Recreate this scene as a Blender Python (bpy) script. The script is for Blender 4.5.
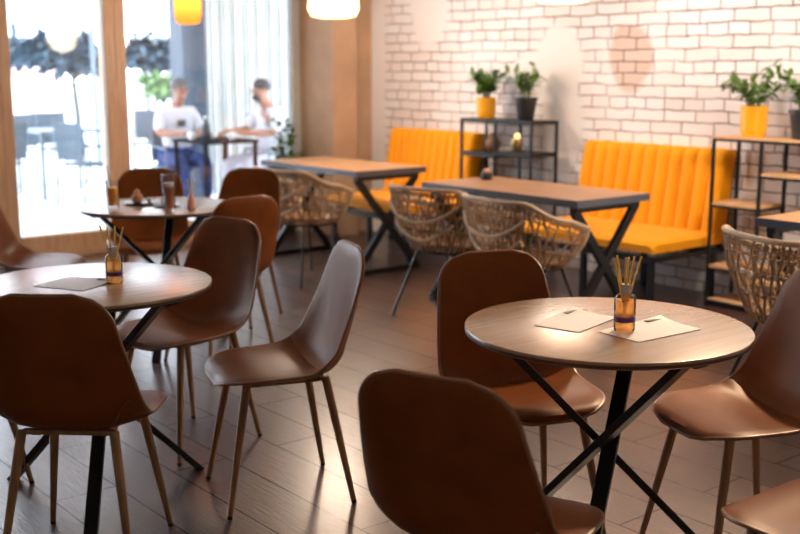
import bpy, math, random
from mathutils import Vector, Matrix
R = math.radians
for o in list(bpy.data.objects): bpy.data.objects.remove(o, do_unlink=True)
scene = bpy.context.scene
COL = scene.collection

# ------------------------------------------------------------------ camera
HEAD = R(39.0)
CAMH = 1.47
cam = bpy.data.cameras.new('camera'); camo = bpy.data.objects.new('camera', cam); COL.objects.link(camo)
camo.location = (0, 0, CAMH)
camo.rotation_euler = (R(90 - 10.25), 0, -HEAD)
cam.sensor_width = 36; cam.lens = 50; cam.clip_end = 200
cam.dof.use_dof = True; cam.dof.focus_distance = 3.12; cam.dof.aperture_fstop = 2.8
scene.camera = camo

# ------------------------------------------------------------------ light
scene.view_settings.view_transform = 'Standard'; scene.view_settings.look = 'None'
scene.view_settings.gamma = 1; scene.view_settings.use_curve_mapping = False
scene.view_settings.exposure = 0.6
W = bpy.data.worlds.new('sky'); scene.world = W; W.use_nodes = True
wn = W.node_tree.nodes; wl = W.node_tree.links
bg = wn['Background']
gr = wn.new('ShaderNodeTexCoord'); sx = wn.new('ShaderNodeSeparateXYZ'); cr = wn.new('ShaderNodeValToRGB')
wl.new(gr.outputs['Generated'], sx.inputs[0]); wl.new(sx.outputs['Z'], cr.inputs[0]); wl.new(cr.outputs[0], bg.inputs[0])
cr.color_ramp.elements[0].position = 0.0; cr.color_ramp.elements[0].color = (0.93, 0.96, 1.0, 1)
cr.color_ramp.elements[1].position = 0.6; cr.color_ramp.elements[1].color = (0.72, 0.86, 1.0, 1)
bg.inputs[1].default_value = 5.0

def portal(loc, rot, sx_, sy_):
    l = bpy.data.lights.new('daylight_portal', 'AREA'); l.shape = 'RECTANGLE'; l.size = sx_; l.size_y = sy_
    l.cycles.is_portal = True
    o = bpy.data.objects.new('daylight_portal', l); o.location = loc; o.rotation_euler = rot; COL.objects.link(o)
CEIL = 3.3
YW = 8.35      # window wall
XB = 6.1       # brick wall
XL = -2.6      # left wall with street windows
YF = -2.4      # wall behind the camera
portal((2.75, YW + .02, 1.5), (R(-90), 0, 0), 5.6, 2.7)

def at(r, f):   # right / forward of the camera -> floor position
    s, c = math.sin(HEAD), math.cos(HEAD)
    return (r * c + f * s, -r * s + f * c)
def face(dr, df):  # direction in that frame -> z rotation for a thing whose front is local +Y
    s, c = math.sin(HEAD), math.cos(HEAD)
    return math.atan2(-(dr * c + df * s), -dr * s + df * c)

# ------------------------------------------------------------------ materials
MATS = {}
def base(name):
    m = bpy.data.materials.new(name); m.use_nodes = True
    MATS[name] = m
    return m, m.node_tree.nodes, m.node_tree.links, m.node_tree.nodes['Principled BSDF']
def simple(name, col, rough=.5, metal=0, noise=.12, scale=30, bump=0, spec=.5, sheen=0, coat=0, emis=None, es=0, trans=0, ior=1.45):
    m, n, l, b = base(name)
    tc = n.new('ShaderNodeTexCoord'); nz = n.new('ShaderNodeTexNoise'); nz.inputs['Scale'].default_value = scale; nz.inputs['Detail'].default_value = 4
    l.new(tc.outputs['Object'], nz.inputs['Vector'])
    mx = n.new('ShaderNodeMix'); mx.data_type = 'RGBA'
    mx.inputs['A'].default_value = (*[c * (1 - noise) for c in col], 1); mx.inputs['B'].default_value = (*[min(1, c * (1 + noise)) for c in col], 1)
    l.new(nz.outputs['Fac'], mx.inputs['Factor']); l.new(mx.outputs['Result'], b.inputs['Base Color'])
    b.inputs['Roughness'].default_value = rough; b.inputs['Metallic'].default_value = metal
    b.inputs['Specular IOR Level'].default_value = spec; b.inputs['IOR'].default_value = ior
    b.inputs['Sheen Weight'].default_value = sheen; b.inputs['Coat Weight'].default_value = coat
    b.inputs['Transmission Weight'].default_value = trans
    if emis: b.inputs['Emission Color'].default_value = (*emis, 1); b.inputs['Emission Strength'].default_value = es
    if bump:
        bp = n.new('ShaderNodeBump'); bp.inputs['Strength'].default_value = bump; bp.inputs['Distance'].default_value = .002
        l.new(nz.outputs['Fac'], bp.inputs['Height']); l.new(bp.outputs[0], b.inputs['Normal'])
    return m
def wood(name, c1, c2, rough=.4, scale=(3, 40, 40), bump=.15, coat=0):
    m, n, l, b = base(name)
    tc = n.new('ShaderNodeTexCoord'); mp = n.new('ShaderNodeMapping'); mp.inputs['Scale'].default_value = scale
    nz = n.new('ShaderNodeTexNoise'); nz.inputs['Scale'].default_value = 1; nz.inputs['Detail'].default_value = 6; nz.inputs['Distortion'].default_value = .6
    l.new(tc.outputs['Object'], mp.inputs[0]); l.new(mp.outputs[0], nz.inputs['Vector'])
    rp = n.new('ShaderNodeValToRGB'); rp.color_ramp.elements[0].position = .3; rp.color_ramp.elements[1].position = .7
    rp.color_ramp.elements[0].color = (*c1, 1); rp.color_ramp.elements[1].color = (*c2, 1)
    l.new(nz.outputs['Fac'], rp.inputs[0]); l.new(rp.outputs[0], b.inputs['Base Color'])
    b.inputs['Roughness'].default_value = rough; b.inputs['Coat Weight'].default_value = coat; b.inputs['Coat Roughness'].default_value = .25
    bp = n.new('ShaderNodeBump'); bp.inputs['Strength'].default_value = bump; bp.inputs['Distance'].default_value = .001
    l.new(nz.outputs['Fac'], bp.inputs['Height']); l.new(bp.outputs[0], b.inputs['Normal'])
    return m

def leather_mat():
    m, n, l, b = base('brown_leather')
    tc = n.new('ShaderNodeTexCoord')
    nz = n.new('ShaderNodeTexNoise'); nz.inputs['Scale'].default_value = 6; nz.inputs['Detail'].default_value = 5
    fine = n.new('ShaderNodeTexNoise'); fine.inputs['Scale'].default_value = 350
    l.new(tc.outputs['Object'], nz.inputs['Vector']); l.new(tc.outputs['Object'], fine.inputs['Vector'])
    rp = n.new('ShaderNodeValToRGB'); rp.color_ramp.elements[0].position = .3; rp.color_ramp.elements[1].position = .75
    rp.color_ramp.elements[0].color = (.17, .048, .011, 1); rp.color_ramp.elements[1].color = (.27, .078, .017, 1)
    l.new(nz.outputs['Fac'], rp.inputs[0]); l.new(rp.outputs[0], b.inputs['Base Color'])
    rr = n.new('ShaderNodeMapRange'); rr.inputs['To Min'].default_value = .32; rr.inputs['To Max'].default_value = .44
    l.new(nz.outputs['Fac'], rr.inputs['Value']); l.new(rr.outputs[0], b.inputs['Roughness'])
    bp = n.new('ShaderNodeBump'); bp.inputs['Strength'].default_value = .12; bp.inputs['Distance'].default_value = .001
    l.new(fine.outputs['Fac'], bp.inputs['Height']); l.new(bp.outputs[0], b.inputs['Normal'])
    b.inputs['Specular IOR Level'].default_value = .15; b.inputs['Specular Tint'].default_value = (1, .8, .65, 1)
    return m
LEATHER = leather_mat()
PIPING = simple('leather_piping', (.30, .14, .07), .35)
STITCH = simple('stitching', (.36, .19, .10), .6)
LEGWOOD = wood('chair_leg_wood', (.24, .12, .05), (.40, .21, .09), .38, (60, 60, 4))
BLACK = simple('black_metal', (.012, .012, .014), .38, .0, .2, 20, spec=.5)
FOOTCAP = simple('foot_cap_rubber', (.03, .025, .02), .6)
TABLEWOOD = wood('round_table_oak', (.33, .22, .14), (.45, .305, .20), .25, (4, 45, 45), .06, coat=.55)
TABLEEDGE = simple('table_edge_brown', (.10, .06, .04), .4)
UNDER = simple('table_underside', (.06, .045, .035), .6)
DESKWOOD = wood('long_table_wood', (.36, .19, .09), (.52, .30, .155), .36, (40, 3, 40), .12)
DESKEDGE = simple('long_table_edge', (.10, .12, .155), .28)
SHELFWOOD = wood('shelf_wood', (.62, .34, .15), (.80, .48, .24), .5, (3, 40, 40))
VELVET = simple('mustard_velvet', (.92, .36, .004), .65, 0, .10, 5, .3, spec=.2, sheen=.08)
RATTAN = simple('rattan_cane', (.36, .215, .11), .42, 0, .45, 60)
RATTANL = simple('pale_rattan_rim', (.62, .46, .30), .45, 0, .25, 60)
ORANGEPOT = simple('orange_ceramic', (.93, .42, .01), .35, 0, .04, 10)
BLACKPOT = simple('black_pot', (.03, .03, .035), .38, 0, .3, 30)
SOIL = simple('potting_soil', (.04, .025, .015), .9, 0, .5, 80, .5)
LEAF = simple('plant_leaf', (.10, .20, .025), .45, 0, .55, 25)
STEM = simple('plant_stem', (.16, .20, .06), .6)
PAPER = simple('menu_paper', (.88, .87, .88), .45, 0, .05, 8)
PAPERDARK = simple('menu_print', (.06, .055, .055), .5)
REED = simple('reed_stick', (.95, .62, .14), .6, 0, .15, 50)
CAP = simple('grey_plastic_cap', (.55, .54, .52), .45)
LABEL = simple('purple_label', (.10, .03, .24), .4)
CONC = simple('concrete', (.47, .32, .21), .75, 0, .25, 3.5, .4)
WINWOOD = wood('window_frame_wood', (.50, .31, .18), (.66, .44, .28), .45, (30, 30, 3))
GREYFRAME = simple('grey_frame', (.42, .43, .43), .5)
PLASTER = simple('white_plaster', (.80, .77, .73), .8, 0, .05, 4, .2)
CEILM = simple('ceiling_paint', (.62, .58, .54), .85, 0, .04, 3)
WHITE = simple('white_paint', (.85, .86, .88), .5, 0, .05, 4)
SHIRT = simple('white_cotton', (.56, .56, .62), .85, 0, .06, 12)
JEANS = simple('blue_denim', (.035, .06, .19), .85, 0, .15, 60)
TROUSER = simple('pale_trousers', (.50, .52, .60), .85, 0, .1, 30)
SKIN = simple('skin', (.36, .17, .11), .5, 0, .08, 20)
HAIRG = simple('grey_hair', (.10, .09, .10), .7, 0, .2, 60)
HAIRD = simple('dark_hair', (.045, .035, .04), .6, 0, .2, 60)
TERR = simple('terrace_paving', (.66, .68, .74), .55, 0, .18, 1.3)
STREETW = simple('facade_paint', (.90, .89, .90), .8, 0, .04, .4)
PINKW = simple('pink_facade', (.78, .55, .54), .8, 0, .08, .6)
BLUEGREY = simple('blue_grey_pillar', (.09, .12, .17), .6, 0, .2, 3)
FOLI = simple('tree_foliage', (.035, .07, .10), .6, 0, .5, 2)
FOLI2 = simple('young_tree_foliage', (.16, .26, .10), .6, 0, .5, 2)
BARK = simple('tree_bark', (.10, .10, .09), .8, 0, .3, 15)
TCHAIR = simple('terrace_metal', (.14, .18, .22), .45, 0, .15, 10)
SLING = simple('grey_sling_fabric', (.10, .13, .16), .8, 0, .1, 20)
SHEER = simple('sheer_strip_fabric', (.84, .87, .86), .8, 0, .1, 5)
DARKPLATE = simple('black_plate', (.02, .02, .022), .25)
CAKE = simple('cake', (.52, .27, .15), .7, 0, .25, 60)
CREAM = simple('whipped_cream', (.88, .84, .80), .6)
STRAW = simple('dark_straw', (.03, .03, .035), .4)
BULB = simple('warm_bulb', (1, .8, .55), .4, emis=(1.0, .72, .42), es=30)
BRASS = simple('brass', (.55, .36, .14), .3, 1)
CUPW = simple('white_ceramic', (.85, .84, .83), .25)
PINKM = simple('pink_ceramic', (.75, .40, .33), .4)
GREENF = simple('lime_cloth', (.35, .75, .08), .6)

def liquid(name, col, clear=.35):
    m = bpy.data.materials.new(name); m.use_nodes = True; n = m.node_tree.nodes; l = m.node_tree.links; n.remove(n['Principled BSDF'])
    a = n.new('ShaderNodeBsdfTranslucent'); b = n.new('ShaderNodeBsdfDiffuse'); t = n.new('ShaderNodeBsdfTransparent')
    for q in (a, b, t): q.inputs[0].default_value = (*col, 1)
    x = n.new('ShaderNodeMixShader'); y = n.new('ShaderNodeMixShader'); x.inputs[0].default_value = .4; y.inputs[0].default_value = clear
    l.new(a.outputs[0], x.inputs[1]); l.new(b.outputs[0], x.inputs[2]); l.new(x.outputs[0], y.inputs[1]); l.new(t.outputs[0], y.inputs[2])
    l.new(y.outputs[0], n['Material Output'].inputs[0]); return m
JUICE = simple('orange_juice', (1, .56, .02), .3); COFFEE = simple('iced_coffee', (.55, .27, .11), .3)
for m_ in (JUICE, COFFEE):
    b_ = m_.node_tree.nodes['Principled BSDF']; b_.inputs['Subsurface Weight'].default_value = 1; b_.inputs['Subsurface Scale'].default_value = .04; b_.inputs['Subsurface Radius'].default_value = (1, .6, .3)
OIL = liquid('amber_oil', (1, .72, .38), .72)
def glass(name, tint, fac=.12, rough=.03, ior_=1.5):
    m = bpy.data.materials.new(name); m.use_nodes = True; n = m.node_tree.nodes; l = m.node_tree.links; n.remove(n['Principled BSDF'])
    t = n.new('ShaderNodeBsdfTransparent'); t.inputs[0].default_value = (*tint, 1)
    g = n.new('ShaderNodeBsdfGlossy'); g.inputs['Roughness'].default_value = rough
    f = n.new('ShaderNodeFresnel'); f.inputs[0].default_value = ior_
    a = n.new('ShaderNodeMath'); a.operation = 'ADD'; a.inputs[1].default_value = fac * .3; a.use_clamp = True
    x = n.new('ShaderNodeMixShader'); l.new(f.outputs[0], a.inputs[0]); l.new(a.outputs[0], x.inputs[0]); l.new(t.outputs[0], x.inputs[1]); l.new(g.outputs[0], x.inputs[2])
    l.new(x.outputs[0], n['Material Output'].inputs[0]); return m
PANE = glass('window_glass', (.97, .98, .98), .0)
CLEAR = glass('clear_glass', (.97, .97, .99), .15, .03, 1.22)
def amber_glass(name='lamp_glass', col=(1.0, .62, .30, 1), st=2.2):
    m = bpy.data.materials.new(name); m.use_nodes = True; n = m.node_tree.nodes; l = m.node_tree.links; n.remove(n['Principled BSDF'])
    t = n.new('ShaderNodeBsdfTranslucent'); t.inputs[0].default_value = (*[c * .9 for c in col[:3]], 1)
    e = n.new('ShaderNodeEmission'); e.inputs[0].default_value = col; e.inputs[1].default_value = st
    a = n.new('ShaderNodeAddShader'); l.new(t.outputs[0], a.inputs[0]); l.new(e.outputs[0], a.inputs[1])
    l.new(a.outputs[0], n['Material Output'].inputs[0]); return m
LAMPGLASS = amber_glass(); AMBER = amber_glass('amber_lamp_glass', (1.0, .27, .05, 1), .45)

def brick_mat():
    m, n, l, b = base('white_painted_brick')
    tc = n.new('ShaderNodeTexCoord'); sp = n.new('ShaderNodeSeparateXYZ'); cb = n.new('ShaderNodeCombineXYZ')
    l.new(tc.outputs['Object'], sp.inputs[0]); l.new(sp.outputs['Y'], cb.inputs['X']); l.new(sp.outputs['Z'], cb.inputs['Y'])
    nz = n.new('ShaderNodeTexNoise'); nz.inputs['Scale'].default_value = 7; nz.inputs['Detail'].default_value = 3
    l.new(cb.outputs[0], nz.inputs['Vector'])
    vs = n.new('ShaderNodeVectorMath'); vs.operation = 'MULTIPLY_ADD'; vs.inputs[1].default_value = (.034, .034, 0)
    l.new(nz.outputs['Color'], vs.inputs[0]); l.new(cb.outputs[0], vs.inputs[2])
    bt = n.new('ShaderNodeTexBrick'); bt.inputs['Scale'].default_value = 1; bt.inputs['Brick Width'].default_value = .255; bt.inputs['Row Height'].default_value = .080
    bt.inputs['Mortar Size'].default_value = .0055; bt.inputs['Mortar Smooth'].default_value = .3
    bt.offset = .42; bt.squash = .62; bt.squash_frequency = 3
    bt.inputs['Color1'].default_value = (.89, .875, .88, 1); bt.inputs['Color2'].default_value = (.85, .775, .75, 1); bt.inputs['Mortar'].default_value = (.17, .10, .08, 1)
    l.new(vs.outputs[0], bt.inputs['Vector'])
    # patchy whitewash: where it is thick the joints nearly vanish
    n2 = n.new('ShaderNodeTexNoise'); n2.inputs['Scale'].default_value = 3.0; n2.inputs['Detail'].default_value = 4; l.new(cb.outputs[0], n2.inputs['Vector'])
    def ell(cy, cz, ry, rz, soft=.25):
        s1 = n.new('ShaderNodeVectorMath'); s1.operation = 'SUBTRACT'; s1.inputs[1].default_value = (cy, cz, 0)
        wob = n.new('ShaderNodeVectorMath'); wob.operation = 'MULTIPLY_ADD'; wob.inputs[1].default_value = (.16, .16, 0)
        l.new(n2.outputs['Color'], wob.inputs[0]); l.new(cb.outputs[0], wob.inputs[2]); l.new(wob.outputs[0], s1.inputs[0])
        s2 = n.new('ShaderNodeVectorMath'); s2.operation = 'DIVIDE'; s2.inputs[1].default_value = (ry, rz, 1); l.new(s1.outputs[0], s2.inputs[0])
        le = n.new('ShaderNodeVectorMath'); le.operation = 'LENGTH'; l.new(s2.outputs[0], le.inputs[0])
        mr = n.new('ShaderNodeMapRange'); mr.inputs['From Min'].default_value = 1 + soft / 2; mr.inputs['From Max'].default_value = 1 - soft / 2
        l.new(le.outputs['Value'], mr.inputs['Value']); return mr.outputs[0]
    def mx(op, a, b_):
        q = n.new('ShaderNodeMath'); q.operation = op; q.use_clamp = True
        for i, v in enumerate((a, b_)):
            if isinstance(v, (int, float)): q.inputs[i].default_value = v
            else: l.new(v, q.inputs[i])
        return q.outputs[0]
    blob = mx('MAXIMUM', ell(5.78, 1.56, .25, .30), mx('MAXIMUM', ell(5.72, 1.10, .22, .34), ell(7.25, 2.1, .24, .40)))
    blob = mx('MAXIMUM', blob, ell(6.1, 1.50, .16, .12))
    faint = n.new('ShaderNodeMapRange'); faint.inputs['From Min'].default_value = .42; faint.inputs['From Max'].default_value = .68; faint.inputs['To Max'].default_value = .45
    l.new(n2.outputs['Fac'], faint.inputs['Value'])
    oval = ell(5.12, 1.60, .19, .24, .2)
    thick = mx('MAXIMUM', blob, mx('MULTIPLY', faint.outputs[0], mx('SUBTRACT', 1, oval)))
    edge = n.new('ShaderNodeMapRange'); edge.inputs['From Min'].default_value = 7.70; edge.inputs['From Max'].default_value = 7.76; l.new(sp.outputs['Y'], edge.inputs['Value'])
    thick = mx('MAXIMUM', thick, edge.outputs[0])
    pk = n.new('ShaderNodeMix'); pk.data_type = 'RGBA'; pk.blend_type = 'MULTIPLY'; l.new(oval, pk.inputs['Factor']); l.new(bt.outputs['Color'], pk.inputs['A']); pk.inputs['B'].default_value = (.84, .66, .56, 1)
    cm = n.new('ShaderNodeMix'); cm.data_type = 'RGBA'; l.new(thick, cm.inputs['Factor']); l.new(pk.outputs['Result'], cm.inputs['A']); cm.inputs['B'].default_value = (.87, .845, .82, 1)
    l.new(cm.outputs['Result'], b.inputs['Base Color']); b.inputs['Roughness'].default_value = .6
    hh = mx('MULTIPLY', mx('SUBTRACT', 1, bt.outputs['Fac']), 1.0)
    hx = mx('MAXIMUM', hh, thick)
    hn = n.new('ShaderNodeMath'); hn.operation = 'MULTIPLY_ADD'; hn.inputs[1].default_value = .35; l.new(nz.outputs['Fac'], hn.inputs[0]); l.new(hx, hn.inputs[2])
    bp = n.new('ShaderNodeBump'); bp.inputs['Strength'].default_value = .55; bp.inputs['Distance'].default_value = .012
    l.new(hn.outputs[0], bp.inputs['Height']); l.new(bp.outputs[0], b.inputs['Normal'])
    return m
def floor_mat():
    m, n, l, b = base('floor_planks')
    tc = n.new('ShaderNodeTexCoord'); sp = n.new('ShaderNodeSeparateXYZ'); cb = n.new('ShaderNodeCombineXYZ')
    l.new(tc.outputs['Object'], sp.inputs[0]); l.new(sp.outputs['Y'], cb.inputs['X']); l.new(sp.outputs['X'], cb.inputs['Y'])
    bt = n.new('ShaderNodeTexBrick'); bt.inputs['Scale'].default_value = 1; bt.inputs['Brick Width'].default_value = 1.35; bt.inputs['Row Height'].default_value = .225
    bt.inputs['Mortar Size'].default_value = .0030; bt.inputs['Mortar Smooth'].default_value = .1; bt.offset = .37
    bt.inputs['Color1'].default_value = (.30, .30, .30, 1); bt.inputs['Color2'].default_value = (.70, .70, .70, 1); bt.inputs['Mortar'].default_value = (0, 0, 0, 1)
    l.new(cb.outputs[0], bt.inputs['Vector'])
    # per-plank offset of the grain
    ad = n.new('ShaderNodeVectorMath'); ad.operation = 'MULTIPLY_ADD'; ad.inputs[1].default_value = (9, 7, 3); l.new(bt.outputs['Color'], ad.inputs[0]); l.new(tc.outputs['Object'], ad.inputs[2])
    mp = n.new('ShaderNodeMapping'); mp.inputs['Scale'].default_value = (34, 3.4, 1); l.new(ad.outputs[0], mp.inputs[0])
    gn = n.new('ShaderNodeTexNoise'); gn.inputs['Scale'].default_value = 1; gn.inputs['Detail'].default_value = 8; gn.inputs['Roughness'].default_value = .65; gn.inputs['Distortion'].default_value = 1.6
    l.new(mp.outputs[0], gn.inputs['Vector'])
    rp = n.new('ShaderNodeValToRGB'); e = rp.color_ramp.elements
    e[0].position = .28; e[0].color = (.022, .009, .007, 1); e[1].position = .72; e[1].color = (.125, .050, .032, 1)
    l.new(gn.outputs['Fac'], rp.inputs[0])
    mu = n.new('ShaderNodeMix'); mu.data_type = 'RGBA'; mu.blend_type = 'OVERLAY'; mu.inputs['Factor'].default_value = .5
    l.new(rp.outputs[0], mu.inputs['A']); l.new(bt.outputs['Color'], mu.inputs['B']); dk = n.new('ShaderNodeMix'); dk.data_type = 'RGBA'; l.new(bt.outputs['Fac'], dk.inputs['Factor']); l.new(mu.outputs['Result'], dk.inputs['A']); dk.inputs['B'].default_value = (.004, .002, .002, 1); l.new(dk.outputs['Result'], b.inputs['Base Color'])
    sw = n.new('ShaderNodeMath'); sw.operation = 'MULTIPLY_ADD'; sw.inputs[1].default_value = -.75; sw.inputs[2].default_value = .8; l.new(bt.outputs['Fac'], sw.inputs[0]); l.new(sw.outputs[0], b.inputs['Specular IOR Level'])
    rr = n.new('ShaderNodeMapRange'); rr.inputs['To Min'].default_value = .20; rr.inputs['To Max'].default_value = .50; l.new(gn.outputs['Fac'], rr.inputs['Value']); l.new(rr.outputs[0], b.inputs['Roughness'])
    b.inputs['Coat Weight'].default_value = .6; b.inputs['Coat Roughness'].default_value = .24
    dip = n.new('ShaderNodeTexNoise'); dip.inputs['Scale'].default_value = 1; dip.inputs['Detail'].default_value = 3
    mp2 = n.new('ShaderNodeMapping'); mp2.inputs['Scale'].default_value = (110, 10, 1); l.new(ad.outputs[0], mp2.inputs[0]); l.new(mp2.outputs[0], dip.inputs['Vector'])
    h1 = n.new('ShaderNodeMath'); h1.operation = 'MULTIPLY_ADD'; h1.inputs[1].default_value = -1.6; l.new(bt.outputs['Fac'], h1.inputs[0]); l.new(gn.outputs['Fac'], h1.inputs[2])
    h2 = n.new('ShaderNodeMath'); h2.operation = 'MULTIPLY_ADD'; h2.inputs[1].default_value = .7; l.new(dip.outputs['Fac'], h2.inputs[0]); l.new(h1.outputs[0], h2.inputs[2])
    bp = n.new('ShaderNodeBump'); bp.inputs['Strength'].default_value = .6; bp.inputs['Distance'].default_value = .004
    l.new(h2.outputs[0], bp.inputs['Height']); l.new(bp.outputs[0], b.inputs['Normal'])
    return m
BRICK = brick_mat(); FLOOR = floor_mat()

# ------------------------------------------------------------------ mesh helpers
class MB:
    def __init__(s): s.v = []; s.f = []
    def add(s, vs, fs):
        k = len(s.v); s.v += [tuple(p) for p in vs]; s.f += [tuple(i + k for i in q) for q in fs]; return s
    def box(s, x0, x1, y0, y1, z0, z1, M=None):
        vs = [Vector((x, y, z)) for z in (z0, z1) for (x, y) in ((x0, y0), (x1, y0), (x1, y1), (x0, y1))]
        if M: vs = [M @ v for v in vs]
        return s.add(vs, [(3, 2, 1, 0), (4, 5, 6, 7), (0, 1, 5, 4), (1, 2, 6, 5), (2, 3, 7, 6), (3, 0, 4, 7)])
    def bar(s, a, b, w, h=None, up=(0, 0, 1)):   # rectangular bar between two points
        a, b = Vector(a), Vector(b); h = h or w; d = (b - a).normalized(); u = Vector(up)
        if abs(d.dot(u)) > .98: u = Vector((0, 1, 0))
        sd = d.cross(u).normalized(); u = sd.cross(d)
        vs = [p + sd * (i * w / 2) + u * (j * h / 2) for p in (a, b) for i, j in ((-1, -1), (1, -1), (1, 1), (-1, 1))]
        return s.add(vs, [(3, 2, 1, 0), (4, 5, 6, 7), (0, 1, 5, 4), (1, 2, 6, 5), (2, 3, 7, 6), (3, 0, 4, 7)])
    def tube(s, pts, r, n=8, closed=False, caps=True):
        pts = [Vector(p) for p in pts]; m = len(pts); rs = r if isinstance(r, (list, tuple)) else [r] * m
        prev = None; vs = []
        for i, p in enumerate(pts):
            a = pts[(i - 1) % m] if (closed or i) else p; b = pts[(i + 1) % m] if (closed or i < m - 1) else p
            d = (b - a).normalized() if (b - a).length > 1e-9 else Vector((0, 0, 1))
            if prev is None:
                u = d.orthogonal().normalized()
            else:
                u = prev - d * prev.dot(d); u = u.normalized() if u.length > 1e-6 else d.orthogonal().normalized()
            prev = u; w = d.cross(u)
            vs += [p + (u * math.cos(2 * math.pi * k / n) + w * math.sin(2 * math.pi * k / n)) * rs[i] for k in range(n)]
        fs = []
        for i in range(m if closed else m - 1):
            j = (i + 1) % m
            fs += [(i * n + k, i * n + (k + 1) % n, j * n + (k + 1) % n, j * n + k) for k in range(n)]
        if caps and not closed: fs += [tuple(range(n))[::-1], tuple((m - 1) * n + k for k in range(n))]
        return s.add(vs, fs)
    def lathe(s, prof, n=32, c=(0, 0, 0), cap0=True, cap1=True):
        vs = [(c[0] + r * math.cos(2 * math.pi * k / n), c[1] + r * math.sin(2 * math.pi * k / n), c[2] + z) for r, z in prof for k in range(n)]
        fs = [(i * n + k, i * n + (k + 1) % n, (i + 1) * n + (k + 1) % n, (i + 1) * n + k) for i in range(len(prof) - 1) for k in range(n)]
        if cap0: fs.append(tuple(range(n))[::-1])
        if cap1: fs.append(tuple((len(prof) - 1) * n + k for k in range(n)))
        return s.add(vs, fs)
    def ball(s, c, r, n=10, sc=(1, 1, 1)):
        return s.lathe2(c, r, n, sc)
    def lathe2(s, c, r, n, sc):
        m = n // 2 + 1; vs = []; fs = []
        for i in range(m):
            t = math.pi * (i + .02) / (m - 1 + .04)
            for k in range(n):
                a = 2 * math.pi * k / n
                vs.append((c[0] + sc[0] * r * math.sin(t) * math.cos(a), c[1] + sc[1] * r * math.sin(t) * math.sin(a), c[2] - sc[2] * r * math.cos(t)))
        fs = [(i * n + k, i * n + (k + 1) % n, (i + 1) * n + (k + 1) % n, (i + 1) * n + k) for i in range(m - 1) for k in range(n)]
        fs += [tuple(range(n))[::-1], tuple((m - 1) * n + k for k in range(n))]
        return s.add(vs, fs)
    def build(s, name, mat, parent=None, smooth=True, bevel=0, sub=0):
        me = bpy.data.meshes.new(name); me.from_pydata(s.v, [], s.f); me.update()
        import bmesh
        bm = bmesh.new(); bm.from_mesh(me); bmesh.ops.recalc_face_normals(bm, faces=bm.faces); bm.to_mesh(me); bm.free()
        me.materials.append(mat)
        o = bpy.data.objects.new(name, me); COL.objects.link(o)
        if smooth:
            me.polygons.foreach_set('use_smooth', [True] * len(me.polygons)); 
            try: me.set_sharp_from_angle(angle=R(40))
            except Exception: pass
        if bevel:
            b = o.modifiers.new('bevel', 'BEVEL'); b.width = bevel; b.segments = 3; b.limit_method = 'ANGLE'; b.angle_limit = R(50)
        if sub:
            q = o.modifiers.new('sub', 'SUBSURF'); q.levels = sub; q.render_levels = sub
        if parent: o.parent = parent
        return o
def tag(o, label=None, cat=None, group=None, kind=None):
    if label: o['label'] = label
    if cat: o['category'] = cat
    if group: o['group'] = group
    if kind: o['kind'] = kind
    return o
def thing(name, label, cat, loc=(0, 0, 0), rz=0, group=None):
    o = bpy.data.objects.new(name, None); o.empty_display_size = .1; COL.objects.link(o)
    o.location = loc; o.rotation_euler = (0, 0, rz)
    return tag(o, label, cat, group)
def struct(o): o['kind'] = 'structure'; return o
KIDS = {}
def copy_tree(o, parent=None):
    c = o.copy(); COL.objects.link(c); c.parent = parent
    for ch in [q for q in COL.objects if q.parent == o]: copy_tree(ch, c)
    return c
def place(proto, loc, rz, label, group=None):
    if not proto.get('_used'):
        proto['_used'] = 1; o = proto
    else:
        o = copy_tree(proto)
    o.location = loc; o.rotation_euler = (0, 0, rz); o['label'] = label
    if group: o['group'] = group
    return o

# ------------------------------------------------------------------ room shell
struct(MB().box(XL - .2, XB + .25, YF - .2, YW + .1, -.12, 0).build('floor', FLOOR, smooth=False))
struct(MB().box(XL - .2, XB + .25, YF - .2, YW + .25, CEIL, CEIL + .12).build('ceiling', CEILM, smooth=False))
struct(MB().box(XB, XB + .25, YF - .2, YW + .25, 0, CEIL).build('wall_right', BRICK, smooth=False))
struct(MB().box(XL - .2, XB, YF - .2, YF, 0, CEIL).build('wall_front', PLASTER, smooth=False))
w = MB(); w.box(XL - .2, XL, YF, YW + .25, 0, CEIL)
struct(w.build('wall_left', PLASTER, smooth=False))
# window wall: header and the pieces between the openings
w = MB(); w.box(XL, XB, YW, YW + .25, 2.85, CEIL).box(XL, -.05, YW, YW + .25, 0, 2.85).box(5.6, XB, YW, YW + .25, 0, 2.85)
struct(w.build('wall_back', PLASTER, smooth=False))
# concrete column with two faces stepped towards the brick wall
w = MB().box(5.6, 5.86, 7.82, YW, 0, CEIL).box(5.86, XB, 7.93, YW, 0, CEIL)
struct(w.build('wall_column', CONC, smooth=False, bevel=.008))
def window(name, x0, x1, frame_l, frame_r, mat_r=None):
    o = struct(thing(name, 'timber framed floor-to-ceiling window', 'window', (0, 0, 0))); del o['category']; del o['label']
    f = MB()
    if frame_l: f.box(x0, x0 + frame_l, YW - .03, YW + .09, 0, 2.85)
    f.box(x0 + frame_l, x1 - frame_r, YW - .03, YW + .09, .05, .18).box(x0 + frame_l, x1 - frame_r, YW - .03, YW + .09, 2.75, 2.85)
    f.box(x0 + frame_l, x1 - frame_r, YW - .06, YW + .1, 0, .05)
    if not mat_r: f.box(x1 - frame_r, x1, YW - .03, YW + .09, 0, 2.85)
    f.build('window_frame', WINWOOD, o, smooth=False, bevel=.006)
    if mat_r: MB().box(x1 - frame_r, x1, YW - .03, YW + .09, 0, 2.85).build('window_jamb', mat_r, o, smooth=False, bevel=.006)
    MB().box(x0 + frame_l, x1 - frame_r, YW + .025, YW + .035, .18, 2.75).build('window_pane', PANE, o, smooth=False)
    return o
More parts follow.
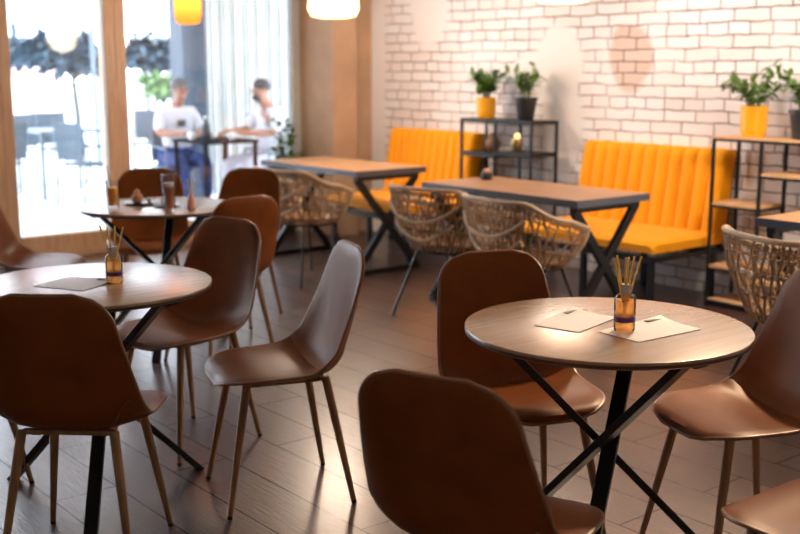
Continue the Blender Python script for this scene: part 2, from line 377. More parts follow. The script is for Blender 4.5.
window('window_1', -.05, 1.45, .08, .09)
window('window_2', 1.45, 2.94, .09, .09)
window('window_3', 2.94, 3.86, .085, .09)
window('window_4', 3.86, 5.6, .09, .08, GREYFRAME)

# ------------------------------------------------------------------ leather chair
def catmull(P, n):
    P = [Vector(p) for p in P]; P = [P[0] * 2 - P[1]] + P + [P[-1] * 2 - P[-2]]; out = []
    for i in range(1, len(P) - 2):
        for k in range(n):
            t = k / n; a, b, c, d = P[i - 1:i + 3]
            out.append(.5 * ((2 * b) + (c - a) * t + (2 * a - 5 * b + 4 * c - d) * t * t + (-a + 3 * b - 3 * c + d) * t ** 3))
    out.append(P[-2]); return out
def resample(pts, n):
    L = [0]
    for a, b in zip(pts, pts[1:]): L.append(L[-1] + (b - a).length)
    out = []; j = 0
    for i in range(n + 1):
        s = L[-1] * i / n
        while j < len(L) - 2 and L[j + 1] < s: j += 1
        t = (s - L[j]) / (L[j + 1] - L[j]); out.append(pts[j].lerp(pts[j + 1], t))
    return out, L[-1]
def lerp_tab(tab, x):
    n = len(tab)
    for k in range(n - 1):
        (x0, y0), (x1, y1) = tab[k], tab[k + 1]
        if x <= x1 or k == n - 2:
            m0 = (y1 - tab[k - 1][1]) / (x1 - tab[k - 1][0]) if k else (y1 - y0) / (x1 - x0)
            m1 = (tab[k + 2][1] - y0) / (tab[k + 2][0] - x0) if k < n - 2 else (y1 - y0) / (x1 - x0)
            h = x1 - x0; t = min(1, max(0, (x - x0) / h))
            return (2*t**3 - 3*t*t + 1) * y0 + (t**3 - 2*t*t + t) * h * m0 + (3*t*t - 2*t**3) * y1 + (t**3 - t*t) * h * m1
def make_leather_chair():
    root = thing('leather_chair', '', 'chair')
    prof = catmull([(0, .225, .428), (0, .205, .446), (0, .12, .456), (0, .02, .450), (0, -.08, .444), (0, -.145, .455), (0, -.188, .500), (0, -.215, .575), (0, -.240, .675), (0, -.262, .775), (0, -.278, .862)], 10)
    NS, NT = 54, 20
    pr, L = resample(prof, NS)
    Wt = [(0, .205), (.16, .222), (.32, .228), (.45, .228), (.58, .222), (.78, .200), (1, .172)]
    Ct = [(0, .004), (.2, .012), (.36, .030), (.46, .055), (.6, .046), (.8, .022), (1, .004)]
    def P(i, t):
        s = i / NS; d0 = s * L; d1 = (1 - s) * L; w_ = lerp_tab(Wt, s)
        for d, Rr in ((d0, .13), (d1, .090)):
            if d < Rr: w_ -= Rr - math.sqrt(max(0, Rr * Rr - (Rr - d) ** 2))
        p = pr[i]; a = pr[max(0, i - 1)]; b = pr[min(NS, i + 1)]; tg = (b - a).normalized(); nm = Vector((0, -tg.z, tg.y))   # up / forward
        if nm.z < 0 and nm.y < 0: nm = -nm
        nm = Vector((0, tg.z, -tg.y)) if Vector((0, tg.z, -tg.y)).dot(Vector((0, .6, .8))) > 0 else Vector((0, -tg.z, tg.y))
        return Vector((w_ * math.copysign(abs(t) ** .9, t), p.y, p.z)) + nm * (lerp_tab(Ct, s) * abs(t) ** 2.4), nm
    G = [[P(i, -1 + 2 * j / NT) for j in range(NT + 1)] for i in range(NS + 1)]
    def nrm(i, j):
        a = G[min(NS, i + 1)][j][0] - G[max(0, i - 1)][j][0]; b = G[i][min(NT, j + 1)][0] - G[i][max(0, j - 1)][0]
        n_ = b.cross(a); n_ = n_.normalized() if n_.length > 1e-9 else G[i][j][1]
        if n_.dot(G[i][j][1]) < 0: n_ = -n_
        return n_
    SEAM = int(NS * .435)
    def half(i0, i1, name):
        m = MB(); vs = []; idx = {}
        for side in (1, -1):
            for i in range(i0, i1 + 1):
                for j in range(NT + 1):
                    t = -1 + 2 * j / NT; s = i / NS
                    e = (1 - abs(t) ** 4) * (1 - max(0, 1 - s / .10) ** 2) * (1 - max(0, 1 - (1 - s) / .08) ** 2)
                    th = .0045 + .0085 * math.sqrt(max(0, e))
                    if i == SEAM and side == 1: th -= .003
                    idx[(side, i, j)] = len(vs); vs.append(G[i][j][0] + nrm(i, j) * th * side)
        fs = []
        for i in range(i0, i1):
            for j in range(NT):
                fs.append((idx[1, i, j], idx[1, i, j + 1], idx[1, i + 1, j + 1], idx[1, i + 1, j]))
                fs.append((idx[-1, i, j], idx[-1, i + 1, j], idx[-1, i + 1, j + 1], idx[-1, i, j + 1]))
            for j in (0, NT): fs.append((idx[1, i, j], idx[1, i + 1, j], idx[-1, i + 1, j], idx[-1, i, j]))
        for i in (i0, i1):
            for j in range(NT): fs.append((idx[1, i, j], idx[1, i, j + 1], idx[-1, i, j + 1], idx[-1, i, j]))
        m.add(vs, fs); return m.build(name, LEATHER, root)
    seat = half(0, SEAM, 'seat'); back = half(SEAM, NS, 'backrest')
    # piping along the rim of the shell
    rim_s = [G[i][NT][0] for i in range(SEAM, -1, -1)] + [G[0][j][0] for j in range(NT - 1, 0, -1)] + [G[i][0][0] for i in range(0, SEAM + 1)]
    rim_b = [G[i][NT][0] for i in range(SEAM, NS + 1)] + [G[NS][j][0] for j in range(NT - 1, 0, -1)] + [G[i][0][0] for i in range(NS, SEAM - 1, -1)]
    MB().tube(rim_s, .0058, 7).build('piping', PIPING, seat)
    MB().tube(rim_b, .0058, 7).build('piping', PIPING, back)
    for sg in (0, 1):   # curved seams at the lower corners of the outer back
        pts = []
        for k in range(15):
            q = k / 14; jj = (NT * .06 + q * NT * .24); ii = SEAM + 9 - 15 * (q ** 1.8)
            j = int(round(jj)); i = int(round(ii)); j = NT - j if sg else j
            t = (jj * 2 / NT - 1) * (-1 if sg else 1); i0 = int(ii); fr = ii - i0
            p0, _ = P(i0, t); p1, _ = P(min(NS, i0 + 1), t); pts.append(p0.lerp(p1, fr) - nrm(i, j) * .0132)
        MB().tube(pts, .0013, 5).build('seam', STITCH, back)
    fr = MB().bar((-.135, .125, .436), (.135, .125, .436), .024, .014).bar((-.135, -.125, .430), (.135, -.125, .430), .024, .014).bar((-.1, .12, .426), (-.1, -.12, .426), .028, .02).bar((.1, .12, .426), (.1, -.12, .426), .028, .02)
    fr.build('seat_frame', LEGWOOD, root, bevel=.003)
    for sx_, sy_ in ((-1, 1), (1, 1), (-1, -1), (1, -1)):
        a = Vector((.135 * sx_, .135 * sy_ - .0, .436)); b = Vector((.195 * sx_, .215 * sy_, 0.0)); c = a.lerp(b, .975)
        lg = MB().tube([a, a.lerp(b, .3), a.lerp(b, .6), c], [.0145, .0140, .0120, .0092], 12).build('leg', LEGWOOD, root)
        MB().tube([c, b], [.0094, .0088], 10).build('foot_cap', FOOTCAP, lg)
    return root
CH = make_leather_chair()
LC = [ # r, f, heading (dr, df), label
    (-.95, 3.20, (.05, 1.0), 'brown leather chair with its back to the camera at the left front round table'),
    (-1.56, 3.62, (.97, -.15), 'brown leather chair at the far left edge, mostly hidden behind the nearest left chair'),
    (-.85, 4.24, (-.60, -.80), 'caramel leather chair facing the left front table, second row, with sheen on its seat'),
    (-.425, 3.71, (-.94, -.34), 'brown leather chair standing alone in the middle of the floor, in profile'),
    (-.90, 5.42, (-.66, .75), 'dark-looking leather chair just behind the caramel chair, its back to the room'),
    (-.97, 6.42, (-.30, -.95), 'tan leather chair beyond the right side of the far left table, nearest the rattan chair'),
    (-1.47, 6.40, (.12, -.99), 'brown leather chair behind the far left table, between drinks and window'),
    (-1.90, 5.72, (.99, .05), 'brown leather chair cut by the left edge of the photo, pale glare on its seat'),
    (.385, 3.38, (.32, -.95), 'dark brown leather chair on the far left side of the oak table with two menus'),
    (.205, 2.37, (.52, .85), 'dark leather chair in the foreground centre, back turned to the camera'),
    (1.02, 3.17, (-.95, -.30), 'glossy brown leather chair on the right side of the oak table, seen side on'),
    (1.005, 2.38, (-.60, .80), 'orange-brown leather chair cut off at the bottom right corner, only its seat showing'),
]
for r, f, h, lab in LC:
    x, y = at(r, f); place(CH, (x, y, 0), face(*h), lab, 'brown leather shell chairs at the round tables')

# ------------------------------------------------------------------ round tables
def make_round(az):
    root = thing('round_table', '', 'table')
    MB().lathe([(.398, .7405), (.4, .7415), (.4, .7475), (.3985, .7495), (.396, .75)], 120).build('tabletop', TABLEWOOD, root)
    MB().lathe([(.380, .728), (.392, .7285), (.3985, .733), (.3992, .7403)], 120).build('edge_band', TABLEEDGE, root)
    MB().lathe([(.30, .7225), (.30, .7275)], 64).build('underside', UNDER, root)
    for k in range(3):
        a = R(az + 120 * k); d = Vector((math.cos(a), math.sin(a), 0)); n_ = Vector((-d.y, d.x, 0)) * .022
        foot = d * .385 + n_; top = d * -.30 + n_ + Vector((0, 0, .712))
        m = MB(); m.bar(foot, top, .044, .022, up=d); m.bar(top - d * .05 , top + d * .10, .05, .008)
        m.build('leg', BLACK, root, smooth=False, bevel=.002)
    return root
# azimuths are given in the world frame
A0 = -39  # heading of the camera's right-hand axis
def rt(r, f, az, lab):
    x, y = at(r, f); t = make_round(az + A0); t.location = (x, y, 0); t['label'] = lab; t['group'] = 'round cafe tables'
    return x, y
T1 = rt(.582, 3.05, -113, 'round oak table on crossed black legs holding two menus, right foreground')
T2 = rt(-1.04, 3.68, -84, 'round table at left foreground with one white menu and a reed diffuser')
T3 = rt(-1.27, 5.80, -87, 'round table near the window holding orange juice and iced coffee')

# ------------------------------------------------------------------ long tables
def make_long(L, D, nm_lab, loc):
    root = thing('long_table', nm_lab, 'table', loc, 0, 'rectangular wooden tables along the banquettes')
    MB().box(0, D, 0, L, .712, .75).build('tabletop', DESKWOOD, root, smooth=False, bevel=.003)
    e = MB().box(-.006, 0, -.006, L + .006, .708, .749).box(D, D + .006, -.006, L + .006, .708, .749).box(0, D, -.006, 0, .708, .749).box(0, D, L, L + .006, .708, .749)
    e.build('edge_band', DESKEDGE, root, smooth=False)
    for y in (.06, L - .06):
        m = MB(); m.bar((.03, y, .69), (D - .03, y, .69), .05, .03).bar((.02, y, .018), (D - .02, y, .018), .05, .03)
        m.bar((.04, y, .685), (D - .04, y, .03), .05, .035, up=(0, 1, 0)).bar((D - .04, y + .001, .685), (.04, y + .001, .03), .05, .034, up=(0, 1, 0))
        m.build('leg_frame', BLACK, root, smooth=False, bevel=.002)
    MB().bar((D / 2, .08, .69), (D / 2, L - .08, .69), .05, .03).build('stretcher', BLACK, root, smooth=False)
    return root
make_long(1.24, .62, 'long wooden table farthest back, beside the concrete column', (4.62, 6.18, 0))
make_long(1.30, .60, 'long wooden table in the middle, a small pink item on it', (4.52, 4.05, 0))
make_long(1.30, .62, 'wooden table corner at the right edge behind the rattan chair', (4.70, 1.76, 0))

# ------------------------------------------------------------------ banquettes
def make_bench(L, loc, lab):
    root = thing('banquette_bench', lab, 'bench', loc, 0, 'mustard upholstered banquette benches')
    # local: x from 0 (front) to .78 (wall), y along the wall
    m = MB(); NX, NY = 20, 40
    def seat_z(x, y): 
        ex = min(x, .62 - x + .2) ; ey = min(y, L - y)
        return .435 - .03 * max(0, 1 - ex / .05) ** 2 - .022 * max(0, 1 - ey / .05) ** 2
    vs = [(.62 * i / NX, L * j / NY, seat_z(.62 * i / NX, L * j / NY)) for i in range(NX + 1) for j in range(NY + 1)]
    vs += [(.62 * i / NX, L * j / NY, .362) for i in range(NX + 1) for j in range(NY + 1)]
    K = (NX + 1) * (NY + 1); ix = lambda i, j: i * (NY + 1) + j; fs = []
    for i in range(NX):
        for j in range(NY):
            q = (ix(i, j), ix(i + 1, j), ix(i + 1, j + 1), ix(i, j + 1)); fs.append(q); fs.append(tuple(a + K for a in q[::-1]))
    for i in range(NX):
        for j in (0, NY): fs.append((ix(i, j), ix(i + 1, j), ix(i + 1, j) + K, ix(i, j) + K))
    for j in range(NY):
        for i in (0, NX): fs.append((ix(i, j), ix(i, j + 1), ix(i, j + 1) + K, ix(i, j) + K))
    m.add(vs, fs).build('seat_cushion', VELVET, root)
    n = 11; NYb = n * 10; NZ = 16; cw = L / n
    def fx(y, z):
        u = (y % cw) / cw; bulge = math.sqrt(max(0, 1 - (2 * u - 1) ** 2)); t = (z - .36) / .60
        e = 1 - max(0, 1 - (1 - t) / .07) ** 2 * .6
        return .70 + .10 * t - .13 + .03 * (1 - bulge) - .0 + (1 - e) * .06
    vs = []; fs = []
    for k in range(NZ + 1):
        z = .36 + .60 * k / NZ
        for j in range(NYb + 1):
            y = min(L - 1e-4, max(1e-4, L * j / NYb)); vs.append((fx(y, z), L * j / NYb, z - .012 * (k == NZ) * (1 - math.sqrt(max(0, 1 - (2 * ((y % cw) / cw) - 1) ** 2)))))
    K = len(vs)
    for k in range(NZ + 1):
        z = .36 + .60 * k / NZ
        for j in range(NYb + 1): vs.append((.70 + .1 * (z - .36) / .6 + .0, L * j / NYb, z - .015 * (k == NZ)))
    ix = lambda k, j: k * (NYb + 1) + j
    for k in range(NZ):
        for j in range(NYb):
            q = (ix(k, j), ix(k, j + 1), ix(k + 1, j + 1), ix(k + 1, j)); fs.append(q); fs.append(tuple(a + K for a in q[::-1]))
        for j in (0, NYb): fs.append((ix(k, j), ix(k + 1, j), ix(k + 1, j) + K, ix(k, j) + K))
    for j in range(NYb):
        for k in (0, NZ): fs.append((ix(k, j), ix(k, j + 1), ix(k, j + 1) + K, ix(k, j) + K))
    MB().add(vs, fs).build('backrest', VELVET, root)
    f = MB()
    for x in (.03, .60): f.bar((x, .02, .315), (x, L - .02, .315), .035, .035)
    for y in (.03, L / 2, L - .03): f.bar((.03, y, .315), (.78, y, .315), .03, .03)
    for y in (.03, L - .03): f.bar((.70, y, .30), (.79, y, .90), .03, .03)
    f.build('frame', BLACK, root, smooth=False)
    for y in (.05, L / 2, L - .05):
        for x in (.05, .66): MB().bar((x, y, 0), (x, y, .30), .035).build('leg', BLACK, root, smooth=False)
    return root
make_bench(1.18, (5.30, 4.14, 0), 'mustard yellow channel-backed bench against the brick wall, right of the small shelf')
make_bench(1.05, (5.26, 6.42, 0), 'mustard bench in the far corner beside the concrete column')

# ------------------------------------------------------------------ shelf units
def shelf_unit(loc, L, H, posts, shelves, lab, board=None):
    board = board or SHELFWOOD
    root = thing('shelf_unit', lab, 'shelf', loc, 0, 'black metal shelf units with plants')
    D = .28
    f = MB()
    for y in posts:
        for x in (.009, D - .009): f.bar((x, y, 0), (x, y, H - .02), .018)
    for z in (H - .02, .03):
        for x in (.009, D - .009): f.bar((x, 0, z), (x, L, z), .016)
        for y in posts: f.bar((.009, y, z), (D - .009, y, z), .016)
    for (y0, y1, z) in shelves:
        for x in (.009, D - .009): f.bar((x, y0, z - .016), (x, y1, z - .016), .016)
        for y in (y0, y1): f.bar((.009, y, z - .016), (D - .009, y, z - .016), .016)
    f.build('frame', BLACK, root, smooth=False)
    MB().box(.0, D, -.002, L + .002, H - .012, H).build('shelf', board, root, smooth=False)
    for (y0, y1, z) in shelves: MB().box(.004, D - .004, y0 + .005, y1 - .005, z - .009, z + .008).build('shelf', board, root, smooth=False)
    return root
# local y grows away from the camera; world y = loc.y + y
shelf_unit((5.76, 3.09, 0), 1.0, 1.05, (.009, .33, .66, .991), [(.66, .991, .64), (.33, .66, .84), (.009, .33, .55), (.66, .991, .25), (.33, .66, .20), (.66, .991, .036)],
           'black metal shelf with stepped wooden shelves at the right, holding orange and black pots')
shelf_unit((5.76, 5.62, 0), .76, 1.08, (.009, .38, .751), [(.009, .38, .84), (.38, .751, .82), (.009, .38, .60), (.38, .751, .58), (.009, .751, .3)],
           'small black metal shelf between the two mustard benches', BLACK)

# ------------------------------------------------------------------ rattan chairs
def make_rattan():
    root = thing('rattan_chair', '', 'chair')
    AM = R(122)
    def S(a, v):  # a from -AM (right front) over 0 (back) to AM ; v 0 bottom .. 1 rim ; front is +Y
        ca, sa = math.cos(a), math.sin(a)
        n = .62 + .3 * (1 - v)
        X = math.copysign(abs(sa) ** n, sa); Y = -math.copysign(abs(ca) ** n, ca)
        b = max(0, min(1, (abs(a) - R(45)) / R(75))); b = b * b * (3 - 2 * b)
        top = .782 - .15 * b
        z = .412 + (top - .412) * v
        fl = math.sin(min(1, .22 + v * .9) * math.pi / 2)
        wx = .17 + .135 * fl ** 1.2; wy = .16 + .135 * fl
        return Vector((X * wx, Y * wy, z))
    rimp = [S(-AM + 2 * AM * i / 60, 1) for i in range(61)]
    fr = [S(AM, v / 8) for v in range(8, -1, -1)]; fl = [S(-AM, v / 8) for v in range(9)]
    MB().tube(fl[:-1] + rimp + fr[1:], .0125, 8).build('rim', RATTANL, root)
    wv = MB(); random.seed(4)
    NV = 27
    for k in range(NV + 1):
        a0 = -AM + 2 * AM * k / NV; pts = []
        for j in range(13):
            v = j / 12; pts.append(S(max(-AM, min(AM, a0 + R(1.9) * math.sin(j * 1.05 + (k % 2) * math.pi))), v) + Vector((0, 0, 0)))
        wv.tube(pts, .0062, 6)
        if k < NV:
            a1 = a0 + AM / NV; pts = [S(a1 + R(2.2) * math.sin(j * 1.05 + (k % 2) * math.pi + 1.5), j / 12) for j in range(13)]
            wv.tube(pts, .0030, 4)
    for v in (.12, .34, .36, .58, .60, .80, .90, .93):
        pts = []
        for i in range(121):
            a = -AM + 2 * AM * i / 120; p = S(a, min(1, v + .012 * math.sin(i * 1.6))); q = Vector((p.x, p.y, 0)); 
            if q.length: p = p + q.normalized() * .005 * math.cos(i * 1.6)
            pts.append(p)
        wv.tube(pts, .0052, 5)
    wv.build('woven_back', RATTAN, root)
    st = MB()
    for k in range(1, 11):
        s = k / 10.5
        st.tube([(.225 * s * math.cos(2 * math.pi * i / 36), .215 * s * math.sin(2 * math.pi * i / 36) + .015, .422 + .024 * s * s) for i in range(36)], .0075, 5, closed=True)
    for k in range(18):
        a = 2 * math.pi * k / 18; st.tube([(.02 * math.cos(a), .02 * math.sin(a) + .015, .418), (.225 * math.cos(a), .215 * math.sin(a) + .015, .44)], .005, 5)
    st.lathe([(.001, .416), (.12, .42), (.215, .436)], 32, (0, .015, 0), cap0=False, cap1=False)
    st.build('seat', RATTAN, root)
    # decorative pale braids looping across the inside of the back
    br = MB()
    for vz, am in ((.70, 52), (.40, 46)):
        pts = [S(R(-am + 2 * am * i / 24), vz - .28 * math.cos(R(-90 + 180 * i / 24)) + .06) * 1.0 for i in range(25)]
        pts = [Vector((p.x * 1.035, p.y * 1.035, p.z)) for p in pts]
        br.tube(pts, .010, 6)
    br.build('braid', RATTANL, root)
    fm = MB(); fm.tube([(.19 * math.cos(2 * math.pi * i / 24), .18 * math.sin(2 * math.pi * i / 24) + .01, .402) for i in range(24)], .008, 6, closed=True)
    fm.build('seat_ring', BLACK, root)
    for sx_, sy_ in ((1, 1), (-1, 1), (1, -1), (-1, -1)):
        a = Vector((.13 * sx_, .13 * sy_ + .01, .402)); b = Vector((.235 * sx_, .245 * sy_ + .01, 0))
        MB().tube([a, a.lerp(b, .5), b], .0085, 8).build('leg', BLACK, root)
    return root
RC = make_rattan()
def hd(dx, dy): return math.atan2(-dx, dy)
for (x, y, h, lab) in [
                       (4.32, 4.88, (.99, .12), 'rattan chair at the far end of the middle long table, left of its twin'),
                       (4.27, 4.19, (.99, -.12), 'rattan chair tucked at the near end of the middle long table'),
                       (4.30, 6.36, (.99, .1), 'blurred rattan chair at the farthest long table, by the window'),
                       (4.22, 2.50, (.92, -.38), 'rattan chair at the right edge, pale rim and woven back turned to the camera')]:
    o_ = place(RC, (x, y, 0), hd(*h), lab, 'rattan armchairs at the long tables')
    if y < 3: near_rattan = o_

for q in [q for q in COL.objects if q.parent == near_rattan and q.name.startswith('braid')]: bpy.data.objects.remove(q)   # this one has no braid
# ------------------------------------------------------------------ things on tables
def menu(x, y, w_, h_, rz, lab, corner=True, curl=.012, z=.7505, folded=True):
    root = thing('menu_card', lab, 'menu', (x, y, z), rz, 'menus on the round tables')
    N = 12; vs = []
    for zo in (0.0006, 0):
        for i in range(N + 1):
            for j in range(N + 1):
                u, v = i / N, j / N
                lift = curl * max(0, (u + v - 1.35) / .65) ** 2 + .004 * math.sin(u * 3.1) * v
                vs.append(((u - .5) * w_, (v - .5) * h_, .001 + lift + zo))
    K = (N + 1) ** 2; ix = lambda i, j: i * (N + 1) + j; fs = []
    for i in range(N):
        for j in range(N):
            q = (ix(i, j), ix(i + 1, j), ix(i + 1, j + 1), ix(i, j + 1)); fs += [q, tuple(a + K for a in q[::-1])]
    for k in range(N):
        fs += [(ix(k, 0), ix(k + 1, 0), ix(k + 1, 0) + K, ix(k, 0) + K), (ix(k, N), ix(k + 1, N), ix(k + 1, N) + K, ix(k, N) + K), (ix(0, k), ix(0, k + 1), ix(0, k + 1) + K, ix(0, k) + K), (ix(N, k), ix(N, k + 1), ix(N, k + 1) + K, ix(N, k) + K)]
    MB().add(vs, fs).build('sheet', PAPER, root)
    if corner:
        MB().box(w_ * .20, w_ * .47, h_ * .36, h_ * .47, .0035, .0045 + .004).build('printed_corner', PAPERDARK, root, smooth=False)
    return root
def menu_px(corners, z, lab, **k):
    pass
menu(2.345, 2.095, .235, .145, R(14), 'pale menu card left of the diffuser on the oak table')
menu(2.42, 1.89, .255, .150, R(-3), 'white menu card under the diffuser on the oak table', z=.7505)
menu(1.455, 3.53, .20, .17, R(-62), 'white menu card on the left front table beside the diffuser')

def diffuser(x, y, sc, n, lab, z=.7512):
    root = thing('reed_diffuser', lab, 'diffuser', (x, y, z), R(12), 'reed diffusers on the round tables')
    h, r = .100 * sc, .028 * sc
    MB().lathe([(r * .9, 0), (r, .006), (r, h * .86), (r * .86, h * .95), (r * .45, h)], 28, cap1=False).build('bottle', CLEAR, root)
    MB().lathe([(r * .80, .004), (r * .86, .008), (r * .86, h * .80)], 24).build('oil', OIL, root)
    MB().lathe([(r * 1.015, h * .26), (r * 1.015, h * .40)], 28, cap0=False, cap1=False).build('label_band', LABEL, root)
    MB().lathe([(r * .50, h), (r * .52, h + .004), (r * .52, h + .022 * sc), (r * .45, h + .024 * sc)], 24).build('cap', CAP, root)
    random.seed(int(n * 7))
    for k in range(n):
        a = k / max(1, n - 1) * 2 - 1; dx = a * .036 * sc + random.uniform(-.004, .004); dy = random.uniform(-.014, .014)
        s_, c_ = math.sin(-HEAD - R(12)), math.cos(-HEAD - R(12))
        tip = Vector((dx * c_ - dy * s_, dx * s_ + dy * c_, h + (.100 + random.uniform(-.012, .004)) * sc)); bot = Vector((-tip.x * .25, -tip.y * .25, .02))
        MB().tube([bot, tip], .0028 * sc, 6).build('reed', REED, root)
    return root
diffuser(2.352, 1.925, 1.05, 6, 'reed diffuser bottle with purple band standing on the right oak table', z=.7545)
diffuser(1.565, 3.46, 1.0, 4, 'reed diffuser bottle with tan sticks on the left front table')

def tumbler(name, lab, x, y, z, r0, r1, h, liq, fill, group=None, straw=True, foam=None, catg='drink'):
    root = thing(name, lab, catg, (x, y, z), 0, group)
    MB().lathe([(r0, 0), (r0 * 1.02, .004), (r1, h), (r1 - .0022, h), (r0 - .002, .012)], 28, cap1=True).build('glass', CLEAR, root)
    rf = r0 + (r1 - r0) * fill
    MB().lathe([(r0 - .003, .014), (rf - .003, h * fill)], 24).build('liquid', liq, root)
    if foam: MB().lathe([(rf - .003, h * fill + .0005), (rf - .002, h * (fill + .10))], 24).build('foam', foam, root)
    if straw: MB().tube([(.01, 0, .02), (-.022, .01, h + .075)], .0032, 8).build('straw', STRAW, root)
    return root
x3, y3 = T3
tumbler('juice_glass', 'glass of orange juice with a dark straw on the table by the window', *at(-1.475, 5.68), .7505, .029, .036, .145, JUICE, .74)
tumbler('iced_coffee_glass', 'tall glass of iced coffee on the table by the window', *at(-1.165, 5.58), .7505, .026, .038, .185, COFFEE, .66, straw=False, foam=CREAM)
px_, py_ = at(-1.37, 5.86)
pl = thing('dessert_plate', 'black plate under a small cake on the table by the window', 'plate', (px_, py_, .7505))
MB().lathe([(.045, 0), (.055, .002), (.095, .010), (.094, .013), (.05, .006)], 36).build('dish', DARKPLATE, pl)
ck = thing('cake', 'small brown cake with a cream swirl on the black plate', 'cake', (px_ - .02, py_ + .01, .758))
m = MB().lathe([(.024, 0), (.027, .004), (.030, .03), (.026, .042), (.012, .05)], 20); m.build('sponge', CAKE, ck)
MB().lathe([(.016, .05), (.019, .056), (.012, .066), (.003, .074)], 16).build('cream_top', CAKE, ck)
MB().ball((.055, -.03, .012), .017, 12, (1, 1, .8)).build('cream_scoop', CREAM, ck)
px2, py2 = at(-1.215, 5.76)
pl2 = thing('saucer', 'small black saucer beside the iced coffee', 'plate', (px2, py2, .7505))
MB().lathe([(.03, 0), (.04, .002), (.07, .009), (.069, .012), (.035, .005)], 32).build('dish', DARKPLATE, pl2)
cup = thing('coffee_cup', 'small brown cup on the black saucer beside the iced coffee', 'cup', (px2, py2, .756))
MB().lathe([(.018, 0), (.026, .01), (.030, .045), (.0275, .045), (.022, .012)], 24).build('bowl', CAKE, cup)
MB().tube([(.028, 0, .036), (.042, 0, .034), (.042, 0, .018), (.026, 0, .014)], .003, 6).build('handle', CAKE, cup)
diff3 = thing('reed_diffuser', 'pinkish little diffuser with thick reeds, right of the iced coffee', 'diffuser', (*at(-1.07, 5.66), .7505), 0, 'reed diffusers on the round tables')
MB().lathe([(.02, 0), (.024, .004), (.024, .04), (.014, .055), (.011, .058)], 20).build('bottle', PINKM, diff3)
MB().lathe([(.012, .058), (.012, .075)], 16).build('cap', PINKM, diff3)
for dx in (-.015, .004, .024): MB().tube([(0, 0, .03), (dx * .8 , -dx * .6, .155)], .0028, 6).build('reed', REED, diff3)

# small things on the middle long table and on the little shelf
it = thing('sugar_bowl', 'small dark pot with a pink lid on the middle long table', 'pot', (4.93, 5.20, .7505))
MB().lathe([(.03, 0), (.038, .01), (.038, .04), (.034, .045)], 20).build('pot', BLACKPOT, it)
MB().ball((0, 0, .055), .026, 14, (1, 1, .6)).build('lid', PINKM, it)
gl = thing('candle_lantern', 'glowing amber candle holder on the small shelf', 'candle', (5.93, 5.93, .849))
MB().lathe([(.03, 0), (.04, .02), (.042, .07), (.036, .09), (.034, .09), (.039, .07), (.037, .02)], 24).build('holder', BRASS, gl)
MB().ball((0, 0, .105), .022, 12).build('flame', simple('candle_flame', (1, .6, .25), .5, emis=(1, .55, .18), es=2.5), gl)
vs_ = thing('decor_vase', 'brown rounded vase on the small shelf, left of the candle', 'vase', (5.90, 6.16, .829))
MB().lathe([(.03, 0), (.055, .03), (.06, .07), (.035, .115), (.02, .13), (.026, .14)], 24).build('vase_body', simple('vase_brown', (.22, .10, .05), .4), vs_)

# ------------------------------------------------------------------ plants
def leaf_pts(c, d, up, L, w_):
    d = d.normalized(); s = d.cross(up).normalized(); n = s.cross(d)
    return [c, c + d * L * .3 + s * w_ - n * .0, c + d * L * .7 + s * w_ * .8 - n * L * .06, c + d * L - n * L * .18, c + d * L * .7 - s * w_ * .8 - n * L * .06, c + d * L * .3 - s * w_, c + d * L * .5 + n * L * .04]
LF = [(0, 1, 6), (1, 2, 6), (2, 3, 6), (3, 4, 6), (4, 5, 6), (5, 0, 6)]
def plant(name, lab, loc, pot_mat, pr_, ph, stems, seed, leafL=.05, leafW=.013, density=9, group='potted plants on the shelf units', extra=None, spread=.12, height=.16, rimmed=True):
    random.seed(seed)
    root = thing(name, lab, 'plant', loc, 0, group)
    if rimmed: prof = [(pr_ * .86, 0), (pr_ * .9, .003), (pr_ * .92, ph * .16), (pr_, ph * .18), (pr_ * 1.03, ph), (pr_ * .95, ph), (pr_ * .93, ph * .88)]
    else: prof = [(pr_ * .68, 0), (pr_ * .70, .004), (pr_ * .97, ph * .88), (pr_ * 1.05, ph * .89), (pr_ * 1.05, ph), (pr_ * .96, ph), (pr_ * .92, ph * .88)]
    MB().lathe(prof, 32).build('pot', pot_mat, root)
    MB().lathe([(.001, ph * .91), (pr_ * .9, ph * .90)], 24, cap1=False).build('soil', SOIL, root)
    sm, lf = MB(), MB()
    paths = []
    for k in range(stems):
        a = 2 * math.pi * (k + random.random() * .6) / stems; sp_ = spread * random.uniform(.35, 1.1); h = height * random.uniform(.55, 1.1)
        p0 = Vector((pr_ * .3 * math.cos(a), pr_ * .3 * math.sin(a), ph * .88)); 
        p3 = Vector((sp_ * math.cos(a), sp_ * math.sin(a), ph + h)); p1 = p0 + Vector((0, 0, h * .6)); 
        pts = [(p0 * (1 - t) ** 2 + p1 * 2 * t * (1 - t) + p3 * t * t) for t in [i / 8 for i in range(9)]]
        paths.append(pts)
    for e in (extra or []): paths.append([Vector(p) for p in e])
    for pts in paths:
        sm.tube(pts, [.0035 - .002 * i / (len(pts) - 1) for i in range(len(pts))], 5)
        n = density
        for q in range(n):
            t = .25 + .75 * (q + random.random() * .5) / n; i = min(len(pts) - 2, int(t * (len(pts) - 1))); c = pts[i].lerp(pts[i + 1], min(1, t * (len(pts) - 1) - i))
            tg = (pts[i + 1] - pts[i]).normalized(); an = random.random() * 6.283
            sd = tg.orthogonal().normalized(); sd = Matrix.Rotation(an, 3, tg) @ sd
            d = (sd + tg * .6 + Vector((0, 0, random.uniform(-.35, .25)))).normalized()
            lf.add(leaf_pts(c, d, Vector((0, 0, 1)) if abs(d.z) < .9 else Vector((1, 0, 0)), leafL * random.uniform(.7, 1.25), leafW * random.uniform(.8, 1.2)), LF)
    sm.build('stems', STEM, root); lf.build('foliage', LEAF, root)
    return root
ZS = 1.05
